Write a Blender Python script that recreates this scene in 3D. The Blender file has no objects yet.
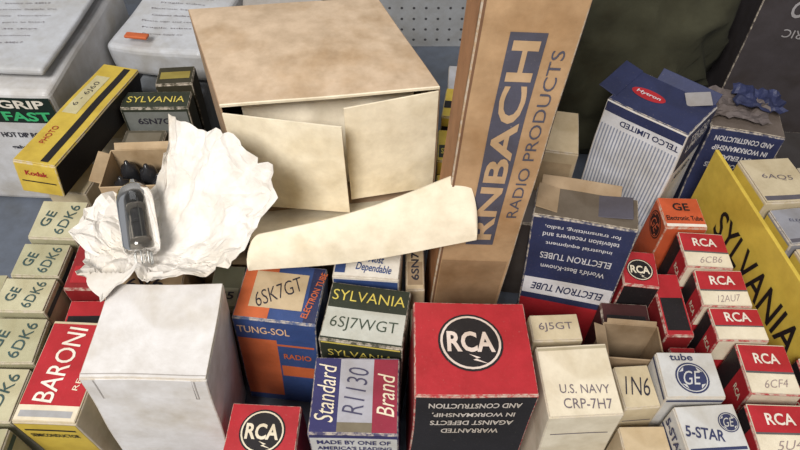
import bpy, math, random
from mathutils import Vector, Matrix, Euler, noise
S=0.01
random.seed(7)
SC=bpy.context.scene
SC.view_settings.view_transform='Standard'
# ------------------------------------------------------------ materials
def lin(c):
    c=c/255.
    return c/12.92 if c<=.04045 else ((c+.055)/1.055)**2.4
_m={}
def mat(r,g,b,rough=.65,kind='paper',wear=0.0):
    k=(r,g,b,rough,kind,wear)
    if k in _m:return _m[k]
    m=bpy.data.materials.new('%s_%d_%d_%d'%(kind,r,g,b));m.use_nodes=True
    nt=m.node_tree;bs=nt.nodes['Principled BSDF'];L=nt.links
    gy=(r*.35+g*.5+b*.15);ds=.09 if kind!='edge' else 0
    r,g,b=[min(255,c*(1-ds)+(gy+4)*ds) for c in (r,g,b)]
    col=(lin(r),lin(g),lin(b),1)
    tc=nt.nodes.new('ShaderNodeTexCoord')
    def ramp(scale,det,ro,a,ca,b_,cb):
        n=nt.nodes.new('ShaderNodeTexNoise');n.inputs['Scale'].default_value=scale;n.inputs['Detail'].default_value=det;n.inputs['Roughness'].default_value=ro
        L.new(tc.outputs['Object'],n.inputs['Vector'])
        rp=nt.nodes.new('ShaderNodeValToRGB');e=rp.color_ramp.elements
        e[0].position=a;e[1].position=b_;e[0].color=(*ca,1);e[1].color=(*cb,1)
        L.new(n.outputs['Fac'],rp.inputs[0]);return rp.outputs[0]
    def mul(x,y,const=None):
        mx=nt.nodes.new('ShaderNodeMix');mx.data_type='RGBA';mx.blend_type='MULTIPLY';mx.inputs[0].default_value=1
        if const:mx.inputs[6].default_value=const
        else:L.new(x,mx.inputs[6])
        L.new(y,mx.inputs[7]);return mx.outputs[2]
    lo=.80 if kind!='board' else .74
    out=mul(None,ramp(60,7,.65,.3,(lo,lo*.97,lo*.92),.68,(1.04,1.04,1.04)),col)
    if kind!='edge':
        s0=(.77,.70,.60) if kind=='board' else (.84,.80,.72)
        out=mul(out,ramp(22,4,.6,.30,s0,.50,(1,1,1)))
    if wear>0:
        f=ramp(650 if kind!='edge' else 260,6,.7,.62 if kind!='edge' else .42,(0,0,0),.80 if kind!='edge' else .58,(wear,)*3)
        m2=nt.nodes.new('ShaderNodeMix');m2.data_type='RGBA'
        L.new(f,m2.inputs[0]);L.new(out,m2.inputs[6]);m2.inputs[7].default_value=(.52,.45,.36,1)
        out=m2.outputs[2]
    L.new(out,bs.inputs['Base Color'])
    bs.inputs['Roughness'].default_value=rough
    bs.inputs['Specular IOR Level'].default_value=.35
    n3=nt.nodes.new('ShaderNodeTexNoise');n3.inputs['Scale'].default_value=500;L.new(tc.outputs['Object'],n3.inputs['Vector'])
    bp=nt.nodes.new('ShaderNodeBump');bp.inputs['Strength'].default_value=.18;bp.inputs['Distance'].default_value=.0004
    L.new(n3.outputs['Fac'],bp.inputs['Height']);L.new(bp.outputs[0],bs.inputs['Normal'])
    m['rgb']=(int(r),int(g),int(b));_m[k]=m;return m
def edge_of(m):
    r,g,b=m['rgb'];return mat(int(r*.8+30),int(g*.8+27),int(b*.8+22),.75,'edge',.8)
def simple(name,col,rough=.5,metal=0,trans=0):
    m=bpy.data.materials.new(name);m.use_nodes=True;b=m.node_tree.nodes['Principled BSDF']
    b.inputs['Base Color'].default_value=(*col,1);b.inputs['Roughness'].default_value=rough;b.inputs['Metallic'].default_value=metal
    b.inputs['Transmission Weight'].default_value=trans
    return m
RED=mat(184,38,46,.45,wear=.35);REDD=mat(146,32,36,.5,wear=.4);BLACK=mat(34,30,32,.5,wear=.3);CREAM=mat(226,214,188);WHITE=mat(222,218,216)
WPRINT=mat(234,228,216);NAVY=mat(48,54,90,.5,wear=.35);BLUE=mat(56,80,138,.45,wear=.35);ORANGE=mat(208,102,56,.5,wear=.3)
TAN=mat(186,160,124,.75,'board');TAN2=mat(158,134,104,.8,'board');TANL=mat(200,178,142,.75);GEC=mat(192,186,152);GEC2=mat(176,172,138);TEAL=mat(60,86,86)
YEL=mat(214,184,66,.5,wear=.25);GREEN=mat(50,56,44,.5,wear=.3);YTXT=mat(216,196,84);GREY=mat(166,166,168);GREYL=mat(200,199,196);SILV=mat(168,167,176,.4)
PURP=mat(52,50,102,.5,wear=.3);CRIM=mat(148,38,60,.5,wear=.3);INK=mat(48,46,58);INKB=mat(52,58,96);INKL=mat(112,102,110);BEIGE=mat(204,188,154);DARK=mat(22,20,20,.8)
HAND=mat(150,130,132)
# ------------------------------------------------------------ mesh assembler
class Asm:
    def __init__(s,name):
        s.name=name;s.V=[];s.F=[];s.I=[];s.M=[];s.SM=[]
    def mi(s,m):
        if m not in s.M:s.M.append(m)
        return s.M.index(m)
    def add(s,vs,fs,m,smooth=False):
        o=len(s.V);k=s.mi(m)
        s.V+= [Vector(v) for v in vs]
        for f in fs:
            s.F.append([i+o for i in f]);s.I.append(k);s.SM.append(smooth)
    def rbox(s,c,sz,m,r=.08,n=4,rot=None,edge=None):
        c=Vector(c);h=Vector(sz)/2;r=min(r,*(x*.95 for x in h))
        co=[]
        for a in h:
            na=max(n,int(math.ceil(a*2/.7))) if n>4 else n
            i=a-r;l=[-a,-a+r*.4,-i]+[-i+2*i*k/na for k in range(1,na)]+[i,a-r*.4,a]
            co.append(l)
        for ax in range(3):
            b,d=(ax+1)%3,(ax+2)%3
            for sg in (-1,1):
                vs=[];nb,nd=len(co[b]),len(co[d])
                for i in range(nb):
                    for j in range(nd):
                        p=Vector((0,0,0));p[ax]=sg*h[ax];p[b]=co[b][i];p[d]=co[d][j]
                        q=Vector([max(-h[k]+r,min(h[k]-r,p[k])) for k in range(3)])
                        e=p-q
                        p=q+e.normalized()*r
                        if rot:p=rot@p
                        vs.append(c+p)
                fs=[];fe=[]
                for i in range(nb-1):
                    for j in range(nd-1):
                        q=[i*nd+j,(i+1)*nd+j,(i+1)*nd+j+1,i*nd+j+1]
                        (fe if edge and (i in(0,1,nb-3,nb-2) or j in(0,1,nd-3,nd-2)) else fs).append(q if sg>0 else q[::-1])
                s.add(vs,fs,m)
                if fe:s.add(vs,fe,edge)
    def patch(s,a,b,c,d,m,n=8,bul=None):
        a,b,c,d=map(Vector,(a,b,c,d));vs=[];fs=[]
        for j in range(n+1):
            for i in range(n+1):
                u=i/n;v=j/n
                p=(a*(1-u)+b*u)*(1-v)+(d*(1-u)+c*u)*v
                if bul:p=p+Vector(bul)*(math.sin(u*math.pi)*math.sin(v*math.pi))
                vs.append(p)
        for j in range(n):
            for i in range(n):
                k=j*(n+1)+i;fs.append([k,k+1,k+n+2,k+n+1])
        s.add(vs,fs,m,True)
    def lathe(s,prof,m,T=None,n=24,smooth=True):
        vs=[];fs=[]
        for r,z in prof:
            for i in range(n):
                a=2*math.pi*i/n;p=Vector((r*math.cos(a),r*math.sin(a),z));vs.append(T@p if T else p)
        for j in range(len(prof)-1):
            for i in range(n):
                fs.append([j*n+i,j*n+(i+1)%n,(j+1)*n+(i+1)%n,(j+1)*n+i])
        s.add(vs,fs,m,smooth)
    def build(s,loc=(0,0,0),rot=(0,0,0),warp=.05,fr=.2,mods=None):
        sd=Vector((random.random()*50,random.random()*50,random.random()*50))
        me=bpy.data.meshes.new(s.name)
        vs=[(v+noise.noise_vector(v*fr+sd)*warp)*S for v in s.V]
        me.from_pydata([tuple(v) for v in vs],[],s.F)
        for m in s.M:me.materials.append(m)
        me.polygons.foreach_set('material_index',s.I)
        me.polygons.foreach_set('use_smooth',s.SM)
        me.update()
        o=bpy.data.objects.new(s.name,me);bpy.context.collection.objects.link(o)
        o.location=Vector(loc)*S;o.rotation_euler=[math.radians(a) for a in rot]
        return o
_tc={}
def textgeo(t,bold=.02,shear=0):
    k=(t,bold,shear)
    if k in _tc:return _tc[k]
    cu=bpy.data.curves.new('txt','FONT');cu.body=t;cu.size=1;cu.offset=bold;cu.resolution_u=3;cu.shear=shear;cu.align_x='CENTER';cu.space_line=.85
    ob=bpy.data.objects.new('txt',cu);bpy.context.collection.objects.link(ob)
    bpy.context.view_layer.update()
    me=bpy.data.meshes.new_from_object(ob)
    V=[v.co.copy() for v in me.vertices];F=[list(p.vertices) for p in me.polygons]
    bpy.data.objects.remove(ob);bpy.data.curves.remove(cu);bpy.data.meshes.remove(me)
    x0=min(v.x for v in V);x1=max(v.x for v in V);y0=min(v.y for v in V);y1=max(v.y for v in V)
    V=[((v.x-(x0+x1)/2)/(x1-x0),(v.y-(y0+y1)/2)/(y1-y0)) for v in V]
    _tc[k]=(V,F);return V,F
class TB(Asm):
    """tuck-lid carton; local origin = centre of top face"""
    def __init__(s,name,w,d,h,body,lid=None,plain=False,r=.09,n=8):
        super().__init__(name);s.w,s.d,s.h=w,d,h
        if plain: s.rbox((0,0,-h/2),(w,d,h),body,r,n)
        else:
            s.rbox((0,0,-(h+.11)/2),(w,d,h-.11),body,r,n,edge=edge_of(body))
            s.rbox((0,.02,-.045),(w-.1,d-.06,.09),lid or body,.04,n,edge=edge_of(lid or body))
    def fr(s,f):
        w,d,h=s.w,s.d,s.h
        return {'top':((-w/2,-d/2,0),(1,0,0),(0,1,0),(0,0,1),w,d),
        'front':((-w/2,-d/2,0),(1,0,0),(0,0,-1),(0,-1,0),w,h),
        'left':((-w/2,d/2,0),(0,-1,0),(0,0,-1),(-1,0,0),d,h),
        'right':((w/2,-d/2,0),(0,1,0),(0,0,-1),(1,0,0),d,h),
        'back':((w/2,d/2,0),(-1,0,0),(0,0,-1),(0,1,0),w,h)}[f]
    def P(s,f,u,v,dx=0,dy=0,ly=0):
        O,U,V,N,W,Hh=s.fr(f);O,U,V,N=map(Vector,(O,U,V,N))
        if f=='top': return O+U*(u*W+dx)+V*(v*Hh+dy)+N*(.018+ly*.01)
        return O+U*(u*W+dx)+V*(v-dy)+N*(.018+ly*.01)
    def rect(s,f,u0,v0,u1,v1,m,ly=0,n=8):
        W=s.fr(f)[4];Hh=s.fr(f)[5];e=.085
        u0=max(u0,e/W);u1=min(u1,1-e/W)
        if f=='top':v0=max(v0,e/Hh);v1=min(v1,1-e/Hh)
        else:v0=max(v0,.17);v1=min(v1,Hh-.08)
        n=max(n,int(abs(v1-v0)*(Hh if f=='top' else 1)/.7))
        vs=[];fs=[]
        for j in range(n+1):
            for i in range(n+1):
                vs.append(s.P(f,u0+(u1-u0)*i/n,v0+(v1-v0)*j/n,ly=ly))
        for j in range(n):
            for i in range(n):
                k=j*(n+1)+i;q=[k,k+1,k+n+2,k+n+1];fs.append(q if f=='top' else q[::-1])
        s.add(vs,fs,m);return s
    def text(s,f,u,v,t,w,h,m,rot=0,ly=3,bold=.02,shear=0):
        V,F=textgeo(t,bold,shear);c,sn=math.cos(math.radians(rot)),math.sin(math.radians(rot))
        s.add([s.P(f,u,v,(x*w)*c-(y*h)*sn,(x*w)*sn+(y*h)*c,ly) for x,y in V],F,m);return s
    def ring(s,f,u,v,r0,r1,m,ly=2,n=28,asp=1):
        vs=[];fs=[]
        for i in range(n):
            a=2*math.pi*i/n
            for r in (r0,r1):vs.append(s.P(f,u,v,r*math.cos(a),r*math.sin(a)*asp,ly))
        for i in range(n):
            j=(i+1)%n;fs.append([2*i,2*i+1,2*j+1,2*j])
        s.add(vs,fs,m);return s
    def disc(s,f,u,v,r,m,ly=1,asp=1): return s.ring(f,u,v,0.001,r,m,ly,asp=asp)
    def ge(s,f,u,v,r,ink,bg):
        s.disc(f,u,v,r,ink,1);s.ring(f,u,v,r*.84,r*.9,bg,2);s.text(f,u,v,'GE',r*1.1,r*.9,bg,bold=.0,shear=.35)
        for k in range(4):
            a=math.radians(45+90*k)
            s.add([s.P(f,u,v,math.cos(a+.3)*r*.8,math.sin(a+.3)*r*.8,2),s.P(f,u,v,math.cos(a)*r*.62,math.sin(a)*r*.62,2),s.P(f,u,v,math.cos(a-.3)*r*.8,math.sin(a-.3)*r*.8,2)],[[0,1,2]],bg)
        return s
    def rca(s,f,u,v,r,ink,bg,rot=0):
        s.disc(f,u,v,r,ink,1);s.ring(f,u,v,r*.86,r*.93,bg,2);s.text(f,u,v,'RCA',r*1.45,r*.72,bg,rot=rot,bold=.03)
        pts=[(-.1,-.42),(.25,-.54),(.12,-.58),(.5,-.76),(.02,-.62),(.14,-.57)]
        s.add([s.P(f,u,v,x*r,y*r,2) for x,y in pts],[[0,5,1],[1,5,2],[5,4,2],[2,4,3]],bg);return s
def hfor(z,rot,w,d):
    rx,ry=math.radians(rot[0]),math.radians(rot[1])
    return (z-.03-w/2*abs(math.sin(ry))-d/2*abs(math.sin(rx)))/(math.cos(rx)*math.cos(ry))
NAME='vacuum_tube_box'
def tb(loc,rot,wd,body,lid=None,h=None,name=NAME,plain=False):
    t=TB(name,wd[0],wd[1],h or hfor(loc[2],rot,*wd),body,lid,plain);t.loc=loc;t.rot=rot;return t
def done(t,warp=.06): return t.build(t.loc,t.rot,warp)

# ------------------------------------------------------------ GE 6DK6 stack (left)
for x,y,z,r,w,d,c in [(-22.1,27.3,10,(2,2,-1),3.0,3.0,GEC),(-22.2,24.2,9.8,(1,1,-1),2.9,2.4,GEC2),(-22.2,21.5,10,(1,1,-1),3.1,2.3,GEC),(-21.9,18.6,9.7,(2,3,1),3.1,2.8,GEC2),(-21.8,15.4,9.5,(2,1,-1),3.0,3.0,GEC),(-21.8,12.1,9.4,(0,1,1),3.0,3.0,GEC2),(-25.4,21.8,9.6,(0,1,1),3.0,2.6,GEC2),(-25.3,18.8,9.5,(0,1,1),3.0,2.6,GEC)]:
    t=tb((x,y,z),r,(w,d),c)
    t.text('top',.28,.5,'GE',d*.42,.62,TEAL,rot=76,bold=.01);t.text('top',.68,.5,'6DK6',d*.8,.66,TEAL,rot=76,bold=.0)
    t.rect('front',.0,.2,1,1.2,GEC2,0);t.text('front',.5,1.8,'6DK6',w*.6,.6,TEAL)
    t.rect('right',0,.5,1,.9,TEAL,0)
    done(t,.09)
t=tb((-19.15,25.1,9.5),(1,2,1),(2.5,5.6),REDD);t.rect('top',.12,.08,.88,.3,RED,0);t.text('top',.5,.6,'RCA',1.2,.8,CREAM,rot=76);t.rect('front',.05,2.2,.95,4,CREAM);done(t)
t=tb((-18.9,21.0,8.6),(0,1,2),(2.4,2.0),RED);t.rect('top',.08,.1,.92,.45,BLACK);t.text('front',.5,.9,'RCA',1.4,.6,CREAM);done(t)
t=tb((-18.2,16.6,10),(2,0,-3),(3.4,5.9),BEIGE)
t.rect('top',.03,.16,.97,.97,RED,0);t.rect('top',.03,.02,.97,.16,CREAM,0)
t.text('top',.42,.56,'BARONI',4.4,1.1,WPRINT,rot=84,bold=.005);t.rect('top',.08,.05,.9,.11,GREY,1);t.text('top',.84,.56,'RECTIFIER',3.0,.3,CREAM,rot=84,bold=0)
t.rect('front',.0,.2,1,6,YEL,0);t.rect('front',.1,.9,.9,1.1,BLACK,1);t.text('front',.5,1.7,'SEMICONDUCTOR',2.6,.45,BLACK)
done(t)
# big plain white box
BW=mat(222,219,217);CRS=mat(174,168,164)
t=tb((-12.6,17.4,13),(-1,4,2),(6.1,5.7),BW)
t.rect('front',.10,.2,.11,2.1,CRS,0);t.rect('front',.89,.2,.90,2.1,CRS,0);t.rect('front',.10,2.06,.90,2.12,CRS,0)
t.rect('top',.01,.035,.99,.045,CRS,0)
t.rbox((0,-2.86,-1.1),(4.6,.05,1.9),BW,.02,rot=Matrix.Rotation(math.radians(-1.5),3,'X'))
done(t,.16)
t=tb((-10.7,22.7,9),(1,1,-2),(2.0,3.2),mat(110,112,92));t.rect('top',.1,.1,.9,.5,mat(150,150,130));t.text('top',.5,.3,'6J5',1.2,.7,INK);done(t)
for x,y,z,w,d in [(-15.4,25.2,10.6,4.0,4.6),(-11.5,26.8,10.6,3.3,3.6),(-15.0,21.9,10.6,4.4,1.8)]:
    t=tb((x,y,z),(0,0,2),(w,d),TAN);t.text('top',.5,.5,'6V6',w*.5,.8,INK);done(t)
t=tb((-7.4,14,8),(0,1,-2),(3.9,3.1),RED);t.rca('top',.5,.5,1.25,BLACK,CREAM);t.rect('front',0,.3,1,8,BLACK);done(t)
# TUNG-SOL
t=tb((-7.05,21.7,10),(-2,3,-5),(4.9,4.1),BLUE)
t.rect('top',.02,.02,.42,.98,ORANGE,0);t.rect('top',.16,.2,.80,.84,TANL,1);t.rect('top',.84,.02,.98,.98,NAVY,0)
t.text('top',.48,.5,'6SK7GT',3.0,1.05,INK,rot=32,bold=-.008,shear=.3);t.text('top',.91,.5,'ELECTRON TUBE',3.4,.4,ORANGE,rot=78)
t.rect('front',.0,.25,1,1.9,BLUE,0);t.text('front',.36,1.1,'TUNG-SOL',3.1,.7,mat(232,190,150),bold=.01)
t.rect('front',.02,2.1,.5,9,ORANGE,0);t.rect('front',.5,2.1,.98,9,BLUE,0);t.rect('front',.5,2.5,.96,2.7,ORANGE,1);t.text('front',.74,3.8,'RADIO',1.7,.6,ORANGE);t.rect('front',.52,5,.97,6.3,ORANGE,1)
t.rect('left',.05,.4,.95,9,ORANGE,0)
done(t)
t=tb((-2.0,24.0,10),(0,0,-5),(4.1,2.6),WPRINT);t.text('top',.62,.5,'The\nMost\nDependable',2.2,2.1,BLUE,bold=.015,shear=.1,rot=-6);t.rect('top',.03,.1,.18,.9,BLUE,1);t.rect('front',.0,.3,1,2,BLUE);done(t)
t=tb((.95,24.6,8.6),(0,0,0),(1.2,3.6),TANL);t.rect('top',.1,.1,.9,.6,TAN2);t.text('top',.5,.5,'6SN7',2.2,.5,INK,rot=90);done(t)
t=tb((1.2,21.0,7.5),(0,0,0),(1.1,2.2),BEIGE);done(t)
# SYLVANIA 6SJ7WGT
t=tb((-1.95,20.15,10),(0,1,-8),(4.8,3.9),GREEN)
t.rect('top',.02,.05,.98,.56,mat(188,190,180),0);t.text('top',.5,.78,'SYLVANIA',4.3,.72,YTXT,bold=-.005);t.text('top',.5,.29,'6SJ7WGT',3.9,.95,mat(62,74,60),bold=-.005)
t.rect('front',.03,.2,.97,.34,YTXT,0);t.text('front',.5,1.3,'SYLVANIA',3.8,.7,YTXT,bold=0)
done(t)
# Standard Brand
t=tb((-2.4,15.4,9.5),(0,0,-1),(4.75,4.4),PURP)
t.rect('top',.31,.02,.70,.98,SILV,0);t.rect('top',.70,.02,.98,.98,CRIM,0);t.rect('top',.31,.02,.70,.14,mat(120,110,90),1)
t.text('top',.16,.52,'Standard',3.4,1.0,CREAM,rot=90,bold=.0,shear=.3);t.text('top',.85,.5,'Brand',2.5,.95,CREAM,rot=90,bold=.0,shear=.3);t.text('top',.50,.55,'R1130',2.7,1.15,mat(70,68,96),rot=84,bold=-.008,shear=.1)
t.rect('front',.0,.15,1,.5,PURP,0);t.rect('front',.0,.5,1,9,GREYL,0);t.text('front',.5,1.0,'MADE BY ONE OF',3.9,.5,PURP);t.text('front',.5,1.75,"AMERICA'S LEADING",4.0,.45,PURP)
done(t)
# big RCA
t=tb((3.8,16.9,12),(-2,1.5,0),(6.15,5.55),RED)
t.rca('top',.48,.55,1.72,BLACK,mat(218,200,188))
t.rect('front',0,.14,1,11.5,BLACK,0)
for i,(tx,w) in enumerate([('AND CONSTRUCTION',4.7),('IN WORKMANSHIP,',4.3),('AGAINST DEFECTS',4.4),('WARRANTED',3.1)]):
    t.text('front',.5,.95+i*.95,tx,w,.52,mat(205,195,185),rot=180,bold=.02)
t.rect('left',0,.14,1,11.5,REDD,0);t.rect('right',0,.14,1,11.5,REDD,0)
done(t,.1)
t=tb((8.85,19.3,10),(0,0,2),(2.8,1.7),BEIGE);t.text('top',.5,.5,'6J5GT',1.9,.6,INKL,bold=0);done(t)
t=tb((9.45,15.8,10.5),(0,-1,2),(3.9,4.05),CREAM);t.text('top',.55,.36,'U.S. NAVY',2.6,.5,INKL,rot=-4,bold=0);t.text('top',.55,.16,'CRP-7H7',2.5,.55,INKL,rot=-4,bold=0)
t.rect('top',.02,.93,.98,.97,mat(180,168,140));t.rect('front',.1,2.2,.9,2.3,INKL);done(t,.1)
t=tb((13.2,16.4,8.5),(0,-1,4),(2.05,2.5),BEIGE);t.text('top',.5,.5,'1N6',1.4,1.1,INK,rot=-8,bold=-.005,shear=.2);t.rect('front',.1,1.6,.9,1.7,INKL);done(t)
t=tb((13.4,13.4,7.2),(0,-1,1),(2.6,2.4),TANL);done(t)
def openbox(loc,rot,w,d,h,m,inner,flap=.5):
    a=Asm('open_tube_box');th=.1
    a.rbox((0,d/2,-h/2),(w,th,h),m,.04);a.rbox((0,-d/2,-h/2),(w,th,h),m,.04);a.rbox((-w/2,0,-h/2),(th,d,h),m,.04);a.rbox((w/2,0,-h/2),(th,d,h),m,.04)
    a.rbox((0,0,-h),(w,d,th),m,.04)
    a.rbox((w*.02,d/2+flap*.3,flap*.4),(w*.92,.07,flap),m,.03,rot=Matrix.Rotation(math.radians(-38),3,'X'))
    a.rbox((-w/2-.3,0,.12),(.8,d*.8,.07),m,.03,rot=Matrix.Rotation(math.radians(25),3,'Y'))
    inner(a);return a.build(loc,rot,.06)
GLD=simple('dark_glass',(.02,.02,.022),.15);PIN=simple('pin_metal',(.4,.4,.38),.35,1)
def tubes(a,pts,r=.75,ztop=-.6):
    for x,y in pts:
        T=Matrix.Translation((x,y,ztop))
        a.lathe([(.001,.25),(.12,.22),(.2,-.05),(r*.8,-.25),(r,-.7),(r,-3.2),(r*1.1,-3.3),(r*1.1,-5),(.001,-5)],GLD,T,16)
openbox((13.7,19.3,8.4),(0,0,-4),3.2,2.3,8.2,TAN2,lambda a:tubes(a,[(0,0)],.7,-3.0),.3)
openbox((-17.6,31.1,11),(0,0,3),4.4,3.5,10.8,TAN,lambda a:tubes(a,[(-1.2,-.6),(.3,.5),(1.3,-.5),(-1.1,.9),(-.1,-1.0)],.6,-.5),.5)
# GE boxes
t=tb((15.9,16.6,9.5),(0,0,0),(3.25,2.7),GREYL);t.ge('top',.52,.42,.92,INKB,GREYL);t.text('top',.42,.88,'tube',1.3,.42,INKB);t.rect('front',0,.3,1,.5,INKB);t.rect('left',0,.3,1,.5,INKB);done(t,.09)
t=tb((16.35,13.7,9),(0,0,3),(3.3,2.7),GREYL);t.text('top',.36,.42,'5-STAR',2.0,.62,INKB,bold=.02,rot=-12);t.ge('top',.8,.62,.55,INKB,GREYL);t.text('left',.5,1.0,'5-STAR',2.2,.7,INKB,bold=.03);t.rect('top',.05,.08,.95,.14,INKB);t.rect('left',.02,1.7,.98,1.9,INKB);done(t)
# RCA column
for x,y,z,r,w,d,num in [(19.6,25.6,9,(-1,1,-3),2.95,2.75,'6CB6'),(19.8,22.7,9,(0,-1,-3),2.95,2.6,'12AU7'),(19.9,20.1,9,(-1,-1,-2),3.0,2.2,'6BQ6'),(20.6,17.2,9,(-1,-1,-2),2.8,3.1,'6CF4'),(20.0,13.7,9,(1,-1,-3),3.0,2.8,'5U4'),(23.9,16.4,8.8,(0,0,-3),2.8,3.0,'6SL7'),(23.4,13.1,8.8,(0,0,-3),2.9,3.0,'6X4')]:
    t=tb((x,y,z),r,(w,d),RED,CREAM)
    t.rect('top',.02,.44,.98,.97,RED,0);t.text('top',.52,.7,'RCA',w*.5,.66,WPRINT,bold=.02);t.rect('top',.02,.4,.98,.44,mat(90,90,90),1)
    t.text('top',.55,.2,num,w*.5,.48,HAND,bold=-.012,shear=.5,rot=5)
    t.rect('left',.0,.15,.46,9,BLACK,0);t.rect('left',.46,.15,1,9,RED,0);t.text('left',.74,1.4,'RCA',.9,.5,CREAM);t.rect('front',0,.15,1,2.2,CREAM)
    done(t,.08)
for x,y,z,w,d in [(17.1,22.4,7.6,1.7,4.6),(17.3,18.9,6.6,1.6,2.0)]:
    t=tb((x,y,z),(0,0,-2),(w,d),REDD,RED);t.rect('top',.1,.08,.9,.6,BLACK);done(t)
t=tb((19.0,28.8,9),(0,1,-1),(2.8,2.7),mat(206,88,48,.5,wear=.2));t.text('top',.5,.68,'GE',1.1,.7,BLACK);t.text('top',.5,.3,'Electronic Tube',2.4,.42,BLACK);t.rect('top',.03,.02,.97,.12,WPRINT)
t.ge('left',.5,1.3,1.0,mat(60,26,20),mat(214,98,60));done(t)
t=tb((15.25,24.5,8.5),(0,1,-6),(2.3,2.7),RED);t.rca('top',.5,.45,.85,BLACK,CREAM);t.rect('front',0,.2,1,8,BLACK);done(t)
t=tb((14.2,21.9,7),(0,0,-4),(3.0,1.8),mat(70,34,34));t.rect('top',.1,.1,.9,.5,BLACK);done(t)
# navy ELECTRON TUBE box
t=tb((10.75,24.9,14),(-1,-2,-14),(5.8,2.4),NAVY,mat(104,92,78,.8,'board'))
W2=mat(208,206,210)
for i,(tx,w,h) in enumerate([('for transmitting, radio,',4.2,.4),('television receivers and',4.3,.4),('industrial equipment',3.8,.4),('ELECTRON TUBES',4.2,.6),("World's Best-Known",3.9,.48)]):
    t.text('front',.5,[.8,1.5,2.2,3.4,4.5][i],tx,w,h,W2,rot=180,bold=.01)
t.rect('front',.02,5.8,.98,7.5,mat(220,218,222),2);t.text('front',.5,6.65,'ELECTRON TUBE',4.6,.75,NAVY,rot=180,bold=.02,shear=.2,ly=5);t.rect('front',.0,8.1,1,14,RED,1)
t.rbox((-.4,1.35,.18),(4.6,.08,.8),TAN2,.03,rot=Matrix.Rotation(math.radians(-50),3,'X'))
t.rbox((-2.2,.1,.16),(1.3,1.9,.07),TAN2,.03,rot=Matrix.Rotation(math.radians(14),3,'Y'))
t.rbox((1.6,.2,.12),(1.9,1.7,.06),mat(84,80,90),.03,rot=Matrix.Rotation(math.radians(-9),3,'Y'))
done(t,.09)
# striped TELCO box
STR=mat(140,146,164)
t=tb((17.6,34.3,14),(-4,0,-42),(5.8,4.5),mat(212,212,216),NAVY)
for i in range(24):
    t.rect('front',.03+i*.04,1.9,.046+i*.04,8.6,STR,1,3)
t.rect('front',0,.1,1,.9,NAVY,1);t.text('front',.6,1.35,'TELCO LIMITED',4.2,.45,NAVY,rot=180)
t.text('front',.5,9.8,'TELCO',4.2,1.1,NAVY,rot=180,bold=.03)
t.rect('right',0,.1,1,3.2,NAVY,0);t.text('right',.5,1.2,'TELCO\nLIMITED',3.2,1.3,W2);t.text('right',.5,4.2,'ALLIED',2.6,.6,NAVY)
t.ring('top',.32,.5,.01,1.2,RED,1,asp=.5);t.text('top',.32,.5,'Hytron',1.7,.45,W2,bold=.02)
t.rbox((.6,2.5,.25),(4.2,.08,.9),NAVY,.03,rot=Matrix.Rotation(math.radians(-50),3,'X'))
t.rbox((-3.3,.3,.12),(1.4,4.0,.08),NAVY,.03,rot=Matrix.Rotation(math.radians(10),3,'Y'))
t.rbox((1.7,1.6,.25),(1.6,1.2,.06),mat(150,146,146),.03,rot=Euler((.25,-.2,.6)).to_matrix())
done(t,.14)
# torn navy box: crumpled torn lid
t=tb((24.9,36.3,11.2),(-2,0,-14),(5.0,4.2),NAVY,mat(104,92,84))
for i,(tx,w) in enumerate([('AND CONSTRUCTION',3.9),('IN WORKMANSHIP',3.7),('MATERIALS',2.6),('ELECTRON TUBES',3.6)]):
    t.text('front',.5,.9+i*.8,tx,w,.45,W2,rot=180,bold=.02)
for (cx,cy,sx,sy,mm,hz) in [(-.6,.3,4.0,3.6,mat(104,94,92),.25),(.7,1.0,3.4,2.6,NAVY,.55)]:
    vs=[];fs=[];N=14
    for j in range(N+1):
        for i in range(N+1):
            x=cx+(i/N-.5)*sx;y=cy+(j/N-.5)*sy;p=Vector((x,y,hz))
            e=noise.noise(Vector((x*1.7,y*1.7,hz*9)))
            rim_=max(abs(i/N-.5),abs(j/N-.5))*2
            p.z=max(.06,hz+e*.45+rim_**3*.25);p.x+=noise.noise(Vector((y*2.2,hz,3)))*.5*rim_;p.y+=noise.noise(Vector((x*2.2,hz,7)))*.5*rim_
            vs.append(p)
    for j in range(N):
        for i in range(N):
            k=j*(N+1)+i;fs.append([k,k+1,k+N+2,k+N+1])
    t.add(vs,fs,mm)
done(t,.16)
# yellow tray with boxes
a=TB('yellow_carton_tray',.25,14.0,11.5,YEL,plain=True,r=.05)
a.text('left',.60,3.4,'SYLVANIA',10.0,2.3,BLACK,bold=.01)
a.rbox((4.3,6.9,-8.2),(8.4,.2,6.5),YEL,.05);a.rbox((4.3,-6.9,-6.2),(8.4,.2,10.6),YEL,.05);a.rbox((8.6,0,-6.2),(.2,14,10.6),YEL,.05);a.rbox((4.3,0,-11.4),(8.6,14,.15),TAN,.05)
a.build((22.4,25.3,11.55),(0,0,7.5),.04)
for x,y,z,r,w,d,c,ti,tx in [(24.65,29.5,11.5,(-2,2,6),3.6,4.0,BEIGE,INKL,'6AQ5'),(25.1,25.8,11.3,(-2,-1,6),3.5,2.8,mat(146,146,154),NAVY,'ELECTRON\nTUBE'),(25.6,22.7,11.2,(-2,-1,6),3.4,3.0,TANL,INKL,'12AX7'),(28.5,28.9,11.1,(0,0,7),3.4,4.4,mat(180,170,150),INKL,'5Y3'),(28.9,24.0,10.9,(0,0,7),3.4,4.6,NAVY,W2,'6L6')]:
    t=tb((x,y,z),r,(w,d),c,h=10.6);t.text('top',.5,.55,tx,w*.55,.5,ti,rot=-10,bold=-.005);t.rect('top',.03,.04,.97,.14,mat(96,92,100));t.rect('left',0,.3,1,1.4,YEL);done(t)
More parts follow.
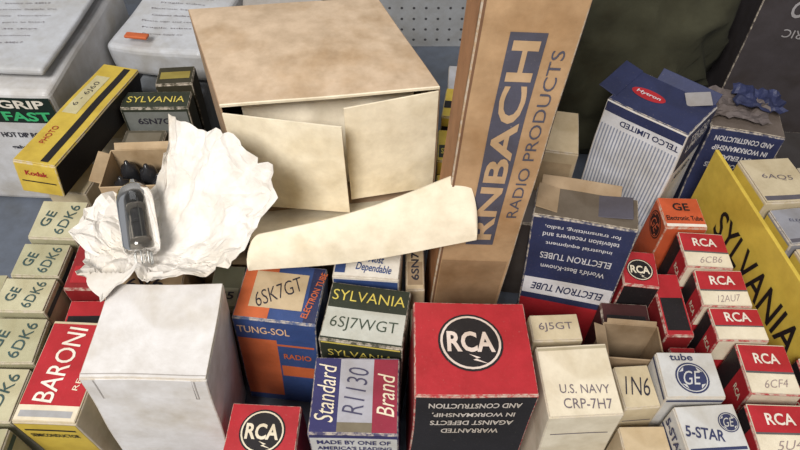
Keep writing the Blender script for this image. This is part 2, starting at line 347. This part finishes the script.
# boxes behind the tall box
t=tb((10.9,33.6,12),(0,0,-10),(2.7,4.2),TANL);t.rect('front',.1,1,.9,4,TAN);done(t)
t=tb((12.6,29.7,7.5),(0,0,-8),(4.2,3.2),mat(70,62,56));done(t)
t=tb((8.9,29.9,8.4),(0,0,-8),(2.6,3.2),mat(96,88,84));done(t)
t=tb((4.9,40.2,9),(0,0,-9),(2.9,3.4),YEL);t.rect('top',.0,.3,1,.55,BLACK);t.rect('front',.0,1,1,1.6,BLACK);t.text('front',.5,2.6,'SYLVANIA',2.2,.5,BLACK);done(t)
t=tb((4.2,36.4,8),(0,0,-4),(2.7,3.4),YEL);t.rect('top',.05,.1,.95,.5,GREEN);t.text('top',.5,.3,'SYLVANIA',2.1,.6,YTXT);t.rect('front',.0,1.4,1,2.2,GREEN);done(t)
t=tb((4.0,32.9,7),(0,0,2),(2.4,2.9),YEL);t.rect('top',.05,.1,.95,.4,BLACK);done(t)
t=tb((5.9,47.0,6),(0,0,-4),(3.2,4.0),mat(190,190,196));t.rect('front',0,1,1,5,DARK);done(t)
# ------------------------------------------------------------ tall box
HB=mat(190,152,110,.7,'board',.3);HI=mat(84,84,100,.6,'paper',.6)
t=TB('tall_radio_parts_box',4.45,4.3,30.9,HB,n=8);t.loc=(5.7,25.85,30.9);t.rot=(0,3.3,0)
t.rect('front',.32,4.6,.68,18.9,HI,1)
t.text('front',.50,11.7,'RNBACH',13.4,1.2,mat(198,164,124),rot=90,ly=3,bold=.025)
t.text('front',.83,10.9,'RADIO PRODUCTS',11.0,.58,HI,rot=90,ly=3,bold=.0)
t.rect('front',.02,.5,.045,30,mat(128,92,66),1);t.rect('left',.0,.3,1,30.5,mat(174,120,76,.7,'board'),0)
t.rect('front',.06,20.5,.95,30,mat(162,128,92,.8,'board'),1)
t.rect('right',0,.3,1,12,HI,1);t.rect('top',.1,.1,.9,.9,NAVY)
done(t,.08)
# ------------------------------------------------------------ yellow long box
t=TB('film_box',2.9,12.8,2.7,YEL);t.loc=(-23,36.5,11.4);t.rot=(-8,5,-8)
t.rect('top',.62,.02,.80,.98,BLACK,0);t.rect('top',.12,.45,.48,.86,mat(206,196,150),1)
t.text('top',.3,.66,'6 - 6J60',3.4,.5,INK,rot=87,bold=-.01);t.text('top',.30,.24,'PHOTO',2.0,.42,RED,rot=90,bold=0)
t.rect('right',0,.1,1,2.6,BLACK,0);t.text('front',.5,.9,'Kodak',1.5,.4,RED);t.rect('front',.1,1.6,.9,1.7,BLACK);t.rect('left',0,1,1,1.9,BLACK)
done(t)
for x,y,z in [(-23.6,33.0,8.1),(-22.6,39.8,7.0)]:
    t=tb((x,y,z),(0,0,-8),(3.0,3.0),BEIGE);done(t)
t=tb((-18.7,39.4,10),(0,1,2),(5.1,1.9),GREEN);t.text('top',.5,.5,'SYLVANIA',4.3,.7,YTXT,bold=0);t.rect('front',.04,.4,.96,3.6,mat(120,124,120),0);t.text('front',.5,1.3,'6SN7GT',3,.6,INK);done(t)
t=tb((-17.9,42.4,10),(0,1,5),(2.9,2.2),mat(60,56,40));t.rect('top',.1,.3,.9,.7,mat(150,134,60));done(t)
t=tb((-19.6,36.4,8.2),(0,0,0),(3.2,3.0),mat(90,84,70));t.rect('top',.1,.1,.9,.9,mat(120,112,96));done(t)
# ------------------------------------------------------------ carton with flaps
CT=mat(208,182,152,.8,'board');CS=mat(178,148,118,.8,'board');CI=mat(246,234,206,.7)
a=Asm('open_cardboard_carton')
zb=7.1;zt=17
FL=(-10.7,30.3);FR=(2.4,31.9);BR=(-1.6,42);BL=(-14.7,40.5)
v=lambda p,z:(p[0],p[1],z)
a.patch(v(FL,zt),v(FR,zt),v(BR,zt),v(BL,zt),CT,14,(0,-.0,.35))
a.patch(v(BL,zb),v(FL,zb),v(FL,zt),v(BL,zt),CS,8,(-.2,0,0));a.patch(v(FR,zb),v(BR,zb),v(BR,zt),v(FR,zt),CS);a.patch(v(BR,zb),v(BL,zb),v(BL,zt),v(BR,zt),CS)
a.patch(v(FL,zb),v(FR,zb),v(BR,zb),v(BL,zb),CS)
a.patch((-10.7,30.27,16.93),(2.4,31.87,16.93),(2.4,31.85,17.1),(-10.7,30.25,17.1),CI)
a.patch((-10.65,30.2,8.3),(-3.4,28.7,9.2),(-3.4,28.8,16.6),(-10.65,30.2,16.5),CI,8,(0,-.25,0))
a.patch((-3.4,30.4,8.6),(2.3,31.8,8.3),(2.35,31.8,16.8),(-3.4,30.5,16.6),CI,8,(0,-.15,0))
a.patch((-10.5,30.2,7.3),(1.9,31.7,7.3),(1.5,22.9,13.5),(-8.5,21.8,12.0),CI,8,(0,0,-.3))
# rounded tuck tongue
n=64;NJ=8;vs=[];fs=[]
def hh(s):
    base=2.15+2.35*s**1.15
    if s<.07: base*=max(.12,(1-(1-s/.07)**2))**.5
    if s>.86: base*=max(.02,1-((s-.86)/.14)**2.6)**.5
    return max(base,.25)
for i in range(n+1):
    s=i/n
    s=.5-.5*math.cos(s*math.pi)
    b=Vector((-8.6+12.9*s,21.8+1.0*s,12+1.6*s-.45*math.sin(s*math.pi)))
    for j in range(NJ+1):
        q=j/NJ*hh(s);vs.append(b+Vector((0,.30*q-.12*math.sin(j/NJ*math.pi),q)))
for i in range(n):
    for j in range(NJ):
        k=i*(NJ+1)+j;fs.append([k,k+NJ+1,k+NJ+2,k+1])
a.add(vs,fs,CI,True)
o=a.build(warp=.1,fr=.14)
md=o.modifiers.new('s','SOLIDIFY');md.thickness=.11*S;md.offset=0
md=o.modifiers.new('e','EDGE_SPLIT');md.split_angle=math.radians(35)
# folded packing paper inside the carton
a=Asm('packing_paper');PW=mat(244,234,212);vs=[];fs=[];NI=60;prof=[(0,7.4),(.1,10),(0,13),(.15,15),(.6,16.0),(1.5,16.4),(3,16.2),(5,15.6),(7,14.5)]
for (dy,z) in prof:
    for i in range(NI+1):
        s=i/NI;x=-10.0+11.0*s;y=32.0+1.35*s+dy
        wv=math.sin(s*15+dy*.4)*.32+noise.noise(Vector((x*.8,dy,z*.3)))*.3
        vs.append((x-dy*.32,y+wv,z+wv*(.8 if z>14 else 0)-(.25 if z>14 else 0)))
for j in range(len(prof)-1):
    for i in range(NI):
        k=j*(NI+1)+i;fs.append([k,k+1,k+NI+2,k+NI+1])
a.add(vs,fs,PW,True);o=a.build(warp=.1);md=o.modifiers.new('s','SOLIDIFY');md.thickness=.05*S
t=TB('cardboard_box',11.0,8.4,6.9,TAN2);t.loc=(-5.9,36.6,6.95);t.rot=(0,0,7);done(t)
t=tb((-3.6,28.0,6.5),(0,0,6),(6.5,3.0),mat(120,104,80));done(t)
t=tb((-9.3,28.2,6.0),(0,0,6),(3.6,2.6),mat(120,104,80));done(t)
# ------------------------------------------------------------ tissue
TIS=mat(230,225,218,.8)
tm=TIS.node_tree.nodes['Principled BSDF'];tm.inputs['Subsurface Weight'].default_value=.15;tm.inputs['Subsurface Radius'].default_value=(.004,.004,.004)
rim=[(-19.2,25.9,13.4),(-17.9,27.5,12.8),(-16.7,27.1,13.2),(-14.9,27.7,13.2),(-14.0,27.8,14.8),(-13.6,29.8,17.0),(-12.6,29.1,17.4),(-11.2,28.9,17),(-10.0,27.9,17.6),(-8.6,27.1,17.1),(-6.9,25.8,16.6),(-6.7,24.6,15.8),(-7.4,23.2,15.0),(-8.3,21.8,14.4),(-9.2,20.9,13.9),(-10.4,20.4,13.9),(-11.5,20.2,13.9),(-13.2,19.5,13.9),(-14.2,20.0,14.3),(-15.7,18.7,13.8),(-16.9,19.8,13.0),(-17.8,21.2,13.0),(-18.3,22.7,12.6),(-19.3,24.1,13.1)]
a=Asm('crumpled_tissue_paper');NR=120;NT=30;C=Vector((-14.2,23.4,11.9))
def cre(v,s,o):
    d,pt=noise.voronoi(v*s+Vector(o));return (d[1]-d[0])
vs=[];fs=[]
for j in range(NT+1):
    t_=j/NT
    for i in range(NR):
        x=i/NR*len(rim);k=int(x);fq=x-k
        p=Vector(rim[k])*(1-fq)+Vector(rim[(k+1)%len(rim)])*fq
        q=C.lerp(p,t_);q.z=C.z+(p.z-C.z)*t_**1.35
        am=.3+.9*t_
        vv=Vector((q.x,q.y,q.z*.6))
        nz=cre(vv,.40,(0,0,0))*1.1+cre(vv,.9,(5,2,1))*.5+cre(vv,2.1,(1,7,3))*.14
        di=(q-C);di.z=0;di=di.normalized() if di.length>0 else Vector((0,0,0))
        q=q+Vector((0,0,1))*(nz-.62)*am*.9+di*(cre(vv,.6,(9,9,9))-.45)*t_*.9+noise.noise_vector(vv*.5)*.3*t_
        q.z=max(q.z,11.2 if q.y>20.8 else 13.35)
        vs.append(q)
for j in range(NT):
    for i in range(NR):
        i2=(i+1)%NR
        A,B,D,E=j*NR+i,j*NR+i2,(j+1)*NR+i2,(j+1)*NR+i
        fs+= [[A,B,D],[A,D,E]] if (i+j)%2 else [[A,B,E],[B,D,E]]
a.add(vs,fs,TIS);o=a.build(warp=0)
md=o.modifiers.new('s','SOLIDIFY');md.thickness=.03*S
# ------------------------------------------------------------ vacuum tube lying in tissue
a=Asm('vacuum_tube')
GL=simple('tube_glass',(.30,.29,.27),.02,0,.95);GET=simple('getter_mirror',(.05,.045,.04),.25,.8);PL=simple('plate_metal',(.045,.045,.05),.45,.5);MI=simple('mica',(.34,.31,.27),.4)
ax=Vector((-.25,.9,.42)).normalized()
T=Matrix.Translation((-14.35,22.1,13.15))@ax.to_track_quat('Z','Y').to_matrix().to_4x4()@Matrix.Scale(.93,4)
a.lathe([(.001,4.9),(.12,4.85),(.2,4.6),(.55,4.45),(.9,4.15),(1.08,3.7),(1.1,3.2),(1.1,.5),(1.0,.15),(.8,0),(.001,0)],GL,T,32)
a.lathe([(.001,4.38),(.5,4.32),(.80,4.05),(.92,3.8)],GET,T,28)
a.lathe([(.001,2.9),(.60,2.9),(.60,2.2),(.66,2.15),(.66,2.0),(.60,1.95),(.60,.9),(.001,.9)],PL,T,12,False)
for z in (3.0,.8):a.lathe([(.001,z+.06),(.95,z+.06),(.95,z),(.001,z)],MI,T,24,False)
for k in range(4):
    T2=T@Matrix.Translation((.78*math.cos(k*1.57+.4),.78*math.sin(k*1.57+.4),0));a.lathe([(.045,.8),(.045,3.4),(.001,3.45)],PIN,T2,6)
for k in range(7):
    T2=T@Matrix.Translation((.5*math.cos(k*.785),.5*math.sin(k*.785),0));a.lathe([(.05,.1),(.05,-.7),(.001,-.75)],PIN,T2,8)
a.build(warp=0)
# ------------------------------------------------------------ background things
PAP=mat(190,193,199,.35);PAPG=mat(140,146,154,.4)
def packet(name,loc,rot,w,d,h,m,lines,extra=None,warp=.5):
    t=TB(name,w,d,h,m,plain=True,r=min(h*.45,.5));t.loc=loc;t.rot=rot
    for (u,v,tx,tw,th,ro,mm) in lines:t.text('top',u,v,tx,tw,th,mm,rot=ro,ly=6,bold=0)
    if extra:extra(t)
    return t.build(loc,rot,warp,.12)
def grip(t):
    t.rect('front',.03,.4,.99,2.9,mat(20,40,32),1,8);t.text('front',.77,1.0,'GRIP',3.6,.8,WPRINT,bold=.03,ly=5);t.text('front',.77,2.2,'FAST',3.8,.95,mat(60,190,120),bold=.03,ly=5)
    t.text('front',.72,4.2,'HOT DIP ROOFING',4.8,.55,INK,ly=5);t.text('front',.72,5.6,'galvanised nails',4.4,.5,INK,ly=5);t.text('front',.72,7.3,'1 lb net',3,.5,INK,ly=5)
    t.ring('front',.45,8.9,.001,.5,GREY,2)
packet('nail_packet',(-30.6,46.0,12.0),(0,0,-3),10.6,16.0,11.9,mat(204,204,206,.3),[],grip,.3)
lines=[(.5,.92-.06*i,['Invoice no 44817','Electronic Supply Co','Quantity   Description','Radio parts as listed','Net 30 days','Ship to warehouse'][i%6],3.5+(i*37%20)/10,.2,4,INKL) for i in range(13)]
packet('paper_bundle',(-30.2,46.6,13.2),(0,0,-4),9.6,15,.6,PAP,lines,None,.12)
packet('paper_bundle',(-19.6,52.9,9.9),(3,0,-10),8.6,13,3.0,mat(194,197,203,.3),[(.5,.88-.065*i,['Customs declaration','Please sign and return','Fragile tubes','Electronic Supply Co'][i%4],3.5+(i*31%20)/10,.2,0,INKL) for i in range(12)],None,.35)
packet('paper_bundle',(-19.6,52.0,5.9),(0,0,-8),6.5,13,5.9,PAPG,[],None,.2)
packet('paper_bundle',(-10.0,50.5,12.5),(0,0,10),7,12,12.4,mat(176,170,164,.5),[(.5,.5,'Mail order parts',5,.5,0,INKL)],None,.4)
t=TB('plastic_tag',2.0,.7,.25,ORANGE,plain=True,r=.1);t.loc=(-22.2,47.4,10.4);t.rot=(0,0,-8);done(t)
# olive bag
a=Asm('canvas_bag');OL=mat(62,61,44,.95,'board');vs=[];fs=[];nu,nv=110,64
sg=lambda x,e:math.copysign(abs(x)**e,x)
for j in range(nv+1):
    ph=math.pi*j/nv-math.pi/2
    for i in range(nu):
        th=2*math.pi*i/nu
        p=Vector((sg(math.cos(ph),.5)*sg(math.cos(th),.6)*9,sg(math.cos(ph),.5)*sg(math.sin(th),.6)*6.2,sg(math.sin(ph),.6)*10))
        f=noise.noise(Vector((p.x*.15,p.y*.2,p.z*.07)))*1.6+(1-abs(noise.noise(Vector((p.x*.36+p.z*.2,p.y*.3,p.z*.14-p.x*.1))))*2.6)*2.6
        p=p*(1+f*.05)+noise.noise_vector(p*.3)*.6
        p.z=max(p.z,-9.9)
        vs.append(p)
for j in range(nv):
    for i in range(nu):
        i2=(i+1)%nu;fs.append([j*nu+i,j*nu+i2,(j+1)*nu+i2,(j+1)*nu+i])
a.add(vs,fs,OL,True)
a.build((17.3,49.2,10.0),(0,0,-4),0)
# grey carton at the right
t=TB('grey_shipping_carton',18,14,22,mat(64,58,60,.7,'board'));t.loc=(37.1,48.5,22.1);t.rot=(0,0,-12)
LT=mat(160,156,158)
t.text('front',.24,6.6,'TOKYO',4.4,1.4,LT,rot=180,bold=.02,ly=5);t.text('front',.24,8.6,'ELECTRIC',4,.7,LT,rot=180,bold=0,ly=5)
done(t,.12)
t=tb((31.5,36.5,7),(0,0,-5),(5,5),mat(60,56,56));done(t)
# pegboard
a=Asm('pegboard');PB=mat(160,163,167,.6)
a.rbox((0,0,12.5),(46,.5,25),PB,.05)
vs=[];fs=[]
for ix in range(-17,18):
    for iz in range(0,18):
        cx,cz=ix*1.27,.9+iz*1.27;o_=len(vs)
        for k in range(10):
            an=2*math.pi*k/10;vs.append((cx+.15*math.cos(an),-.262,cz+.15*math.sin(an)))
        fs.append([o_+k for k in range(10)])
a.add(vs,fs,mat(70,70,74));a.build((4,61,0.0),(0,0,0),0)
# table, floor, wall
a=Asm('workbench');TB_=mat(98,106,120,.5)
a.rbox((0,36,-1.5),(150,70,3),TB_,.3)
for sx in(-70,70):
    for sy in(6,66):a.rbox((sx,sy,-39.5),(5,5,73),TB_,.3)
a.build(warp=0)
a=Asm('floor');a.rbox((0,60,-77),(500,400,2),mat(110,108,104,.7),.1);a.build(warp=0)
a=Asm('wall_back');a.rbox((0,75,60),(500,4,272),mat(150,150,150,.8),.1);a.build(warp=0)
# ------------------------------------------------------------ lights
def area(loc,tgt,size,pw,col):
    l=bpy.data.lights.new('ceiling_and_fill_light','AREA');l.size=size;l.energy=pw;l.color=col
    o=bpy.data.objects.new('ceiling_and_fill_light',l);bpy.context.collection.objects.link(o);o.location=loc
    o.rotation_euler=(Vector(tgt)-Vector(loc)).to_track_quat('-Z','Y').to_euler()
area((-.35,-.70,1.30),(0,.22,.1),.5,29,(1,.96,.915))  # frontal fill added above and behind the camera to brighten front faces
area((-.2,.6,1.5),(-.1,.25,.1),.8,4,(.95,.97,1))
w=bpy.data.worlds.new('w');SC.world=w;w.use_nodes=True;w.node_tree.nodes['Background'].inputs[0].default_value=(.92,.95,1,1);w.node_tree.nodes['Background'].inputs[1].default_value=.29
c=bpy.data.cameras.new('camera');c.sensor_width=36;c.lens=29.25;c.clip_start=.01;c.clip_end=20
o=bpy.data.objects.new('camera',c);bpy.context.collection.objects.link(o);o.location=(0,0,.42);o.rotation_euler=(math.radians(40),0,0);SC.camera=o
